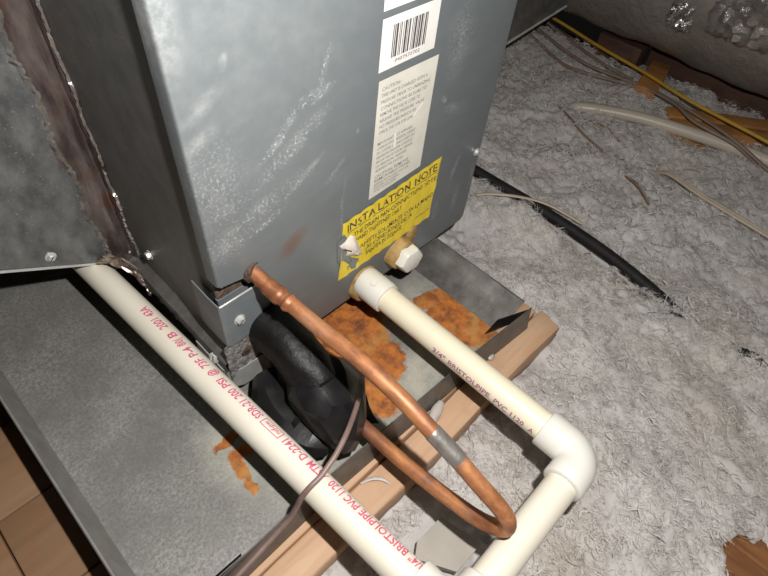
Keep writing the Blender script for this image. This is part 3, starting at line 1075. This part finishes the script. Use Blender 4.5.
# ================================================================== COPPER LINE
cop = thing('copper_pipe', 'tarnished copper refrigerant pipe looping out of the cabinet in a U bend', 'pipe', (155, 100, -440))
cp = [(139, 266, -314), (141, 248, -317), (143, 225, -321.5), (146, 205, -324), (148, 178, -326), (151, 138, -326.5), (153, 101, -331), (155, 73, -341), (158, 49, -353), (160, 27, -364.5), (163, 8, -376.5), (164.6, -1.5, -388),
      (164.2, -2.5, -402), (162.5, 13, -417), (161, 45, -428), (159, 92, -435), (158, 136, -438), (156, 175, -438), (150, 215, -428)]
tube('pipe', spline(cp, 6), 6.3, 'copper', cop, 20)
tube('collar', spline([(142.1, 233, -320), (143, 225, -321.5), (144.2, 216.5, -322.6)], 5), [6.6, 7.2, 7.4, 7.3, 7.2, 7.2, 7.4, 7.6, 7.9, 7.4, 6.4], 'copper', cop, 20)
tube('solder_collar', spline([(144.6, 213, -323), (145, 210, -323.4), (145.5, 207, -323.8)], 4), [6.4, 7.0, 7.5, 7.7, 7.6, 7.3, 7.0, 6.7, 6.35], 'copper', cop, 20, wob=wob_fn(9, .03))
tube('solder_band', spline([(155.1, 71, -341.8), (156.3, 62, -346.2), (158.4, 46, -354.4)], 6), [6.35] + [6.75] * 11 + [6.35], 'solder', cop, 20, wob=wob_fn(12, .02))
tube('grommet', [(140.5, 250.5, -316.6), (141.2, 247, -317.2), (141.6, 246.4, -317.2)], [9.5, 9.2, 6.4], 'dirt', cop, 20, wob=wob_fn(6, .05))

# ================================================================== BLACK WRAPPED SUCTION LINE
bun = thing('wrapped_refrigerant_line', 'black foam refrigerant line wound in crinkled black tape beside the copper pipe', 'pipe insulation', (140, 180, -470))


def crinkle(seed, amp):
    r = random.Random(seed)
    ph = [r.uniform(0, 6.28) for _ in range(10)]
    return lambda i, a: 1 + amp * (math.sin(2 * a + ph[0] + i * .25) * .6 + math.sin(3 * a + ph[1] - i * .5) * .6 + math.sin(5 * a + ph[2] + i * .8) * .35 + abs(math.sin(4 * a + ph[3] + i * .37)) * .5 - .3)


tube('foam_sleeve', spline([(150, 259, -388), (148, 238, -389), (147.5, 216, -393), (147, 195, -401), (146, 180, -410)], 5), [20] + [21.5] * 18 + [21.5, 21], 'black_foam', bun, 32, wob=crinkle(3, .03), angle=80)
bm = bmesh.new()
bmesh.ops.create_icosphere(bm, subdivisions=3, radius=1.0)
br_ = random.Random(21)
dirs = [Vector((br_.gauss(0, 1), br_.gauss(0, 1), br_.gauss(0, 1))).normalized() for _ in range(46)]
rot = Matrix.Rotation(math.radians(-10), 3, 'Z') @ Matrix.Rotation(math.radians(28), 3, 'X')
for v in bm.verts:
    d_ = v.co.normalized()
    r_ = min(1.0 / max(0.05, d_.dot(q_)) * (0.93 + 0.05 * (i_ % 3)) for i_, q_ in enumerate(dirs) if d_.dot(q_) > 0.05)
    r_ = min(r_, 1.15)
    co = rot @ Vector((d_.x * 29 * r_, d_.y * 45 * r_, d_.z * 25 * r_))
    co.x += max(0, d_.x - .55) * 22 * max(0, 1 - abs(d_.y) * 1.6)
    v.co = P(147 + co.x + br_.uniform(-.5, .5), 170 + co.y, -418 + co.z + br_.uniform(-.5, .5))
tw_ = bm_obj('tape_wrap', bm, 'black_tape', bun, True, 14)
tw_['label'] = 'crumpled black tape wrap'
tube('tape_tail', spline([(132, 236, -446), (124, 214, -447), (120, 190, -448), (122, 168, -449), (131, 146, -450)], 3), [15, 18, 20, 21, 22, 23, 23, 23, 22, 21, 20, 16, 11], 'black_tape', bun, 16, squash=0.75, wob=crinkle(15, .08), angle=12)
strip('tape_fold', [[(154 + 24 * u + 2 * math.sin(k * 1.3), 172 - k * 6.5 - u * 6, -404 - k * 8 + 2.5 * math.sin(u * 5 + k) - u * 14) for u in np.linspace(0, 1, 6)] for k in range(6)], 'black_tape', bun, False, 0.6)
rows = []
for k in range(10):
    a_ = k / 9 * 2.2 - 0.4
    rows.append([(126 + 21.5 * math.cos(a_ + 1.2) * .9, 176 + w2 * 3, -448 + 18.5 * math.sin(a_ + 1.2)) for w2 in (-1, -.3, .3, 1)])
strip('tape_ridge', rows, 'black_tape', bun, True, 0.8)

# brown control wire: out of the wrap, over the pipe, down along the pan lip
wire = [(162, 147, -410), (152, 140, -404), (140, 133, -401), (127, 126, -397), (114, 121, -398), (103, 118.5, -400), (94, 117, -402), (84, 117, -404), (76, 117.5, -411), (71.5, 118, -422), (64, 118.8, -436), (54, 119.8, -444), (42, 119.6, -449), (22, 118.8, -453), (0, 118, -456), (-40, 117, -460)]
tag(tube('control_wire', spline(wire, 8), 2.3, 'brown_wire', None, 10), 'thin brown control wire crossing the lettered pipe and following the pan lip', 'wire')

# ================================================================== SMALL DEBRIS
def lump(name, pts, mat, label, cat, r=3.0, seed=0, group=None):
    o = tube(name, spline(pts, 5), [r * (0.45 + 0.6 * math.sin(math.pi * (k + .6) / (5 * (len(pts) - 1) + 1.2))) for k in range(5 * (len(pts) - 1) + 1)], mat, None, 12, squash=0.6, wob=wob_fn(seed, .15), angle=80)
    return tag(o, label, cat, group)


lump('silicone_bead', [(218, 104, -477), (228, 107, -476), (238, 110, -475), (246, 112, -474)], 'silicone', 'grey silicone smear on the board between the copper pipe and white pipe', 'sealant', 5.5, 2)
lump('silicone_bead', [(133, 110, -478), (143, 106, -477.5), (150, 99, -478), (152, 92, -478.5)], 'silicone', 'thin silicone strand curled on the board beside the lettered pipe', 'sealant', 1.7, 3)
lump('silicone_bead', [(322, 112, -477), (330, 111, -476)], 'silicone', 'small white silicone crumb beside the pan lip and board end', 'sealant', 4.0, 4)

bm = bmesh.new()
tp_ = [(171, 43), (180, 3), (146, 4), (128, 36), (140, 44)]
up_ = [bm.verts.new(P(a, b, -499 - (a - 150) * .04)) for a, b in tp_]
dn_ = [bm.verts.new(P(a, b, -508 - (a - 150) * .04)) for a, b in tp_]
bm.faces.new(up_)
bm.faces.new(dn_[::-1])
for i in range(5):
    bm.faces.new((up_[i], dn_[i], dn_[(i + 1) % 5], up_[(i + 1) % 5]))
tag(bm_obj('board_scrap', bm, 'scrap_board'), 'flat grey board scrap lying on the insulation between the two white pipes', 'scrap')

# ================================================================== INSULATION
HOLE = (322, -181)


def ins_height(x, y):
    h = -506 + 10 * (vnoise(x / 120, y / 120, 1) - .5) * 2 + 9 * (vnoise(x / 48, y / 48, 2) - .5) * 2
    wx = x + 14 * (vnoise(x / 25, y / 25, 31) - .5)
    wy = y + 14 * (vnoise(x / 25, y / 25, 32) - .5)
    vary = 0.35 + 1.1 * vnoise(x / 60, y / 60, 61)
    h += 5 * (0.55 - worley(wx / 34, wy / 34, 3)) + 5 * (vnoise(wx / 17, wy / 17, 41) - .5)
    h += 10 * vary * (0.45 - worley(wx / 15, wy / 15, 62) ** 2)
    h += 2.6 * (vnoise(wx / 7, wy / 7, 42) - .5)
    h += 1.2 * (vnoise(x / 4.0, y / 4.0, 5) - .5)
    crack = np.abs(vnoise(wx / 55, wy / 55, 63) - .5) + 0.35 * np.abs(vnoise(wx / 14, wy / 14, 64) - .5)
    h -= 9 * np.exp(-(crack / 0.03) ** 2) * (vnoise(x / 80, y / 80, 65) > .52)
    # settle beside the support board, trench for the black tube, torn hole down to the deck
    h -= 3 * np.exp(-np.maximum(0, 82 - y) / 45) * (x < 440)
    h = np.where((x < 250) & (y < 82), h - 4, h)
    tube_x = np.interp(y, [-130, -21, 40, 120, 219, 344, 500], [574, 574, 586, 596, 597, 589, 575])
    cover = np.clip((y + 20) / 40, 0, 1)
    h -= cover * 16 * np.exp(-((x - tube_x + 3) / 12.0) ** 2)
    h = np.maximum(h, -526.0)
    d = np.hypot((x - HOLE[0] - 22) / 1.0, (y - HOLE[1] + 22) / 1.0) + 16 * (vnoise(x / 9, y / 9, 6) - .5) + 10 * (vnoise(x / 25, y / 25, 7) - .5)
    h = np.where(d < 46, -545.0, h)
    return h


xs_near = np.arange(60, 1000, 3.2)
xs = np.concatenate([np.arange(-120, 60, 8.0), xs_near, np.arange(1000, 2250, 10.0)])
ys = np.concatenate([np.arange(-640, -260, 12.0), np.arange(-260, 620, 3.2), np.arange(620, 1100, 12.0)])
GX, GY = np.meshgrid(xs, ys, indexing='ij')
GZ = ins_height(GX, GY)
nx_, ny_ = len(xs), len(ys)
keep = ~((GX < 426) & (GY > 84.5)) & (GX < 1135 + 30 * (vnoise(GX / 40, GY / 40, 51) - .5)) & ~((GX > 1090 + 30 * (vnoise(GX / 30, GY / 30, 52) - .5)) & (GY > 330))
vid = np.arange(nx_ * ny_).reshape(nx_, ny_)
q = np.stack([vid[:-1, :-1], vid[1:, :-1], vid[1:, 1:], vid[:-1, 1:]], -1).reshape(-1, 4)
kk = (keep[:-1, :-1] & keep[1:, :-1] & keep[1:, 1:] & keep[:-1, 1:]).reshape(-1)
q = q[kk]
allv = [np.stack([GX, GY, GZ], -1).reshape(-1, 3)]
tris = [np.concatenate([q[:, [0, 1, 2]], q[:, [0, 2, 3]]])]
off = nx_ * ny_

# cotton-like tufts: bundles of fine curled fibres standing on the bed
def scatter(n, x0, x1, y0, y1):
    px = rng.uniform(x0, x1, n * 3)
    py = rng.uniform(y0, y1, n * 3)
    ok = ~((px < 432) & (py > 76)) & ~((px < 520) & (py > 250))
    ok &= (np.hypot(px - HOLE[0] - 22, py - HOLE[1] + 22) > 44)
    ok &= ~((px > 1080) & (py > 300)) & (px < 1120)
    tx = np.interp(py, [-130, -21, 40, 120, 219, 344, 500], [574, 574, 586, 596, 597, 589, 575])
    ok &= ~((np.abs(px - tx) < np.where(py > 90, 15, 11)) & (py > 45))
    ok &= ~((px > 118) & (px < 190) & (py > -8) & (py < 55))          # board scrap stays clear
    return px[ok][:n], py[ok][:n]


K = 4
for n, rlo, rhi, ns, wlo, whi, rg in ((9200, 3.0, 8.0, 17, .10, .24, (90, 640, -330, 330)), (6000, 4.5, 11.0, 14, .16, .36, (560, 1130, -330, 620))):
    cx_, cy_ = scatter(n, *rg)
    m0 = len(cx_)
    cr = rng.uniform(rlo, rhi, m0) * rng.choice([0.7, 1.0, 1.35], m0)
    tx_ = np.interp(cy_, [-130, -21, 40, 120, 219, 344, 500], [574, 574, 586, 596, 597, 589, 575])
    near_t = (np.abs(cx_ - tx_) < 17) & (cy_ > -30) & (cy_ < 90)
    cz_ = ins_height(cx_, cy_) + cr * rng.uniform(-0.1, 0.40, m0) + near_t * 9
    m = m0 * ns
    ci = np.repeat(np.arange(m0), ns)
    # start on a flattened ball, run around it
    dirv = rng.normal(size=(m, 3))
    dirv /= np.linalg.norm(dirv, axis=1)[:, None]
    rr = cr[ci] * rng.uniform(0.55, 1.0, m)
    axis_ = rng.normal(size=(m, 3))
    axis_ -= dirv * (axis_ * dirv).sum(1)[:, None]
    axis_ /= np.linalg.norm(axis_, axis=1)[:, None]
    sweep = rng.uniform(0.8, 2.2, m)
    grow = rng.uniform(-0.15, 0.45, m)
    pts = np.zeros((m, K, 3))
    for k in range(K):
        th = sweep * (k / (K - 1) - .5)
        v_ = dirv * np.cos(th)[:, None] + axis_ * np.sin(th)[:, None]
        q_ = v_ * (rr * (1 + grow * k / (K - 1)))[:, None]
        q_[:, 2] *= 0.72
        pts[:, k] = q_ + np.stack([cx_[ci], cy_[ci], cz_[ci]], -1)
    wdt = rng.uniform(wlo, whi, m) * np.where(rng.uniform(size=m) < .25, 3.0, 1.0)
    sd = np.cross(dirv, axis_) + 0.5 * rng.normal(size=(m, 3))
    sd = sd / np.linalg.norm(sd, axis=1)[:, None] * wdt[:, None]
    tp_w = np.array([0.6, 1.0, 0.9, 0.25])
    fv = np.stack([pts - sd[:, None] * tp_w[None, :, None], pts + sd[:, None] * tp_w[None, :, None]], 2)
    allv.append(fv.reshape(-1, 3))
    base = off + (np.arange(m) * K * 2)[:, None] + (np.arange(K - 1) * 2)[None]
    tris.append(np.stack([base, base + 1, base + 3], -1).reshape(-1, 3))
    tris.append(np.stack([base, base + 3, base + 2], -1).reshape(-1, 3))
    off += m * K * 2
V = np.concatenate(allv) / 1000.0
V[:, 2] += ZOFF / 1000.0
T = np.concatenate(tris).astype(np.int32)
me = bpy.data.meshes.new('blown_insulation')
me.vertices.add(len(V))
me.vertices.foreach_set('co', V.astype(np.float32).ravel())
me.loops.add(len(T) * 3)
me.loops.foreach_set('vertex_index', T.ravel())
me.polygons.add(len(T))
me.polygons.foreach_set('loop_start', np.arange(len(T), dtype=np.int32) * 3)
me.polygons.foreach_set('loop_total', np.full(len(T), 3, np.int32))
me.polygons.foreach_set('use_smooth', np.ones(len(T), bool))
me.update(calc_edges=True)
me.materials.append(M['glass_wool'])
ins = bpy.data.objects.new('blown_insulation', me)
COL.objects.link(ins)
tag(ins, 'loose grey white blown glass wool insulation covering the attic floor', 'insulation', kind='stuff')

# exposed wood in the torn hole
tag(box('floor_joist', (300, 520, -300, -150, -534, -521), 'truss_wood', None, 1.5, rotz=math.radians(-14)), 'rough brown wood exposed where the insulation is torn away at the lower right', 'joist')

# ================================================================== CABLES AND TUBES ON THE INSULATION
tag(tube('black_tubing', spline([(560, 640, -470), (575, 500, -482), (590, 344, -498), (598, 219, -502), (597, 120, -505), (587, 40, -508), (575, -21, -514), (572, -60, -520), (577, -90, -508), (572, -125, -507), (560, -170, -522)], 8), 8.2, 'black_rubber', None, 14),
    'thick black tubing half buried in the insulation right of the cabinet', 'tubing')
tag(tube('cable_offcut', spline([(540, 296, -492), (556, 281, -489), (582, 248, -488), (600, 213, -489), (617, 163, -500)], 8), 2.6, 'cream_sheath', None, 10, squash=0.6), 'short cream cable end arching over the black tubing', 'cable')
tw = thing('flat_cable', 'pale two strand flat cable surfacing from the insulation at the right edge', 'cable', (810, 60, -505))
for o_ in (-2.6, 2.6):
    tube('strand', spline([(832 + o_, 150, -512), (824 + o_, 128, -497), (809 + o_, 71, -495), (796 + o_, -36, -494), (785 + o_, -120, -494), (770 + o_, -260, -512)], 6), 2.6, 'cream_sheath', tw, 10)
tag(tube('white_conduit', spline([(872, 338, -508), (880, 322, -497), (919, 230, -488), (960, 100, -488), (976, 20, -489), (990, -80, -490), (1000, -260, -491), (1005, -480, -492)], 8), 10.0, 'conduit_plastic', None, 18), 'off white plastic conduit lying half sunk in insulation under the cables', 'conduit')
tag(tube('yellow_cable', spline([(1100, 640, -474), (1087, 529, -470), (1055, 399, -470), (1030, 290, -468), (995, 186, -464), (974, 44, -462), (960, -80, -468), (955, -260, -472), (965, -480, -480)], 8), 3.0, 'yellow_sheath', None, 10), 'yellow sheathed cable running below the foil duct', 'cable')
tag(tube('grey_cable', spline([(1130, 650, -470), (1104, 557, -487), (1040, 383, -488), (1024, 288, -486), (988, 191, -474), (954, 97, -470), (938, 19, -484), (915, -60, -490), (890, -200, -492), (870, -300, -515)], 8), 3.4, 'grey_sheath', None, 10, squash=0.7), 'grey brown cable sagging nearest the yellow cable', 'cable')
tag(tube('grey_cable', spline([(1080, 640, -475), (1045, 531, -484), (1003, 398, -485), (1009, 284, -482), (978, 209, -470), (946, 157, -468), (948, 89, -474), (955, 40, -492)], 8), 3.6, 'grey_sheath', None, 10, squash=0.7), 'grey brown cable dipping lowest across the white conduit', 'cable')
tag(tube('grey_cable', spline([(1060, 640, -480), (1020, 515, -494), (985, 420, -496), (1000, 330, -490), (1012, 300, -488)], 8), 3.0, 'grey_sheath', None, 10), 'short dark cable emerging beside the duct box', 'cable')
for pts_, lb in (([(844, 353, -494), (820, 315, -488), (799, 279, -489), (788, 231, -494)], 'thin brown strand lying left of the white conduit'),
                 ([(852, 291, -496), (845, 255, -490), (835, 224, -495)], 'short thin brown strand beside the white conduit'),
                 ([(762, 174, -497), (745, 145, -491), (729, 117, -497)], 'thin brown strand alone in the middle of the insulation')):
    tag(tube('wire_strand', spline(pts_, 6), 1.5, 'twig', None, 8), lb, 'strand')

# ================================================================== LUMBER AND FOIL DUCT AT THE BACK
ang = math.atan2(-0.79, 0.61)
for k, (ox, oy, wd_, lb) in enumerate(((36, 26, 30, 'orange brown joist edge under the yellow cable, the far one of a pair'), (10, 5, 30, 'orange brown joist edge beside the white conduit, the near one of a pair'))):
    bm = bmesh.new()
    add_box(bm, 950 + ox, 1400 + ox, 172 + oy - wd_, 172 + oy, -530, -480 - k * 1.5, bev=1.5, rotz=ang, piv=(965 + ox, 190 + oy, -500))
    tag(bm_obj('ceiling_joist', bm, 'joist_wood', None, True), lb, 'joist')
tag(box('wood_block', (1000, 1120, 262, 300, -530, -478), 'joist_wood', None, 1.5, rotz=math.radians(12)), 'small orange wood block half buried under the duct', 'block')
tag(box('truss_post', (1085, 1123, 330, 420, -530, -458), 'shaded_wood', None, 1.5), 'dark brown upright wood post in the shadow beneath the foil duct', 'post')
tag(box('truss_chord', (1140, 1178, -300, 330, -530, -462), 'shaded_wood', None, 1.5), 'dark brown wood chord in the shadow along the foil duct', 'beam')

duct = thing('foil_duct', 'large dusty silver foil wrapped flexible duct in the top right corner', 'duct', (1150, 300, -460))
path = [(1150 + (18 if y < 150 else 0) * max(0, (150 - y) / 150), y, -270) for y in np.linspace(1000, -700, 90)]
rdr = random.Random(3)
ph = [rdr.uniform(0, 6.28) for _ in range(8)]
tube('foil_jacket', path, 189, 'foil_duct', duct, 96, wob=lambda i, a: 1 + .008 * math.sin(i * .5 + 3 * a + ph[0]) + .006 * math.sin(i * .9 - 5 * a + ph[1]) + .005 * math.sin(i * 1.7 + 7 * a) + .004 * math.sin(11 * a + i * .3), angle=60)


def duct_patch(name, y, a0, w_, l_, seed):
    r_ = random.Random(seed)
    rows_ = []
    for i in range(15):
        row = []
        for j in range(15):
            u, v = i / 14 - .5, j / 14 - .5
            aa = math.radians(a0) + u * w_ / 189
            edge = max(0, 1 - (2 * abs(u)) ** 4) * max(0, 1 - (2 * abs(v)) ** 4)
            rr = 184 + edge * (11 + r_.uniform(-5, 8))
            row.append((1150 + math.cos(aa) * rr, y + v * l_ + r_.uniform(-2, 2), -270 + math.sin(aa) * rr))
        rows_.append(row)
    strip(name, rows_, 'foil_shiny', duct, True, 0.0, 30)


duct_patch('foil_patch', 262, 203, 60, 46, 2)
duct_patch('foil_patch', 175, 190, 120, 110, 4)
duct_patch('foil_patch', 215, 176, 60, 70, 9)

bpy.context.view_layer.update()
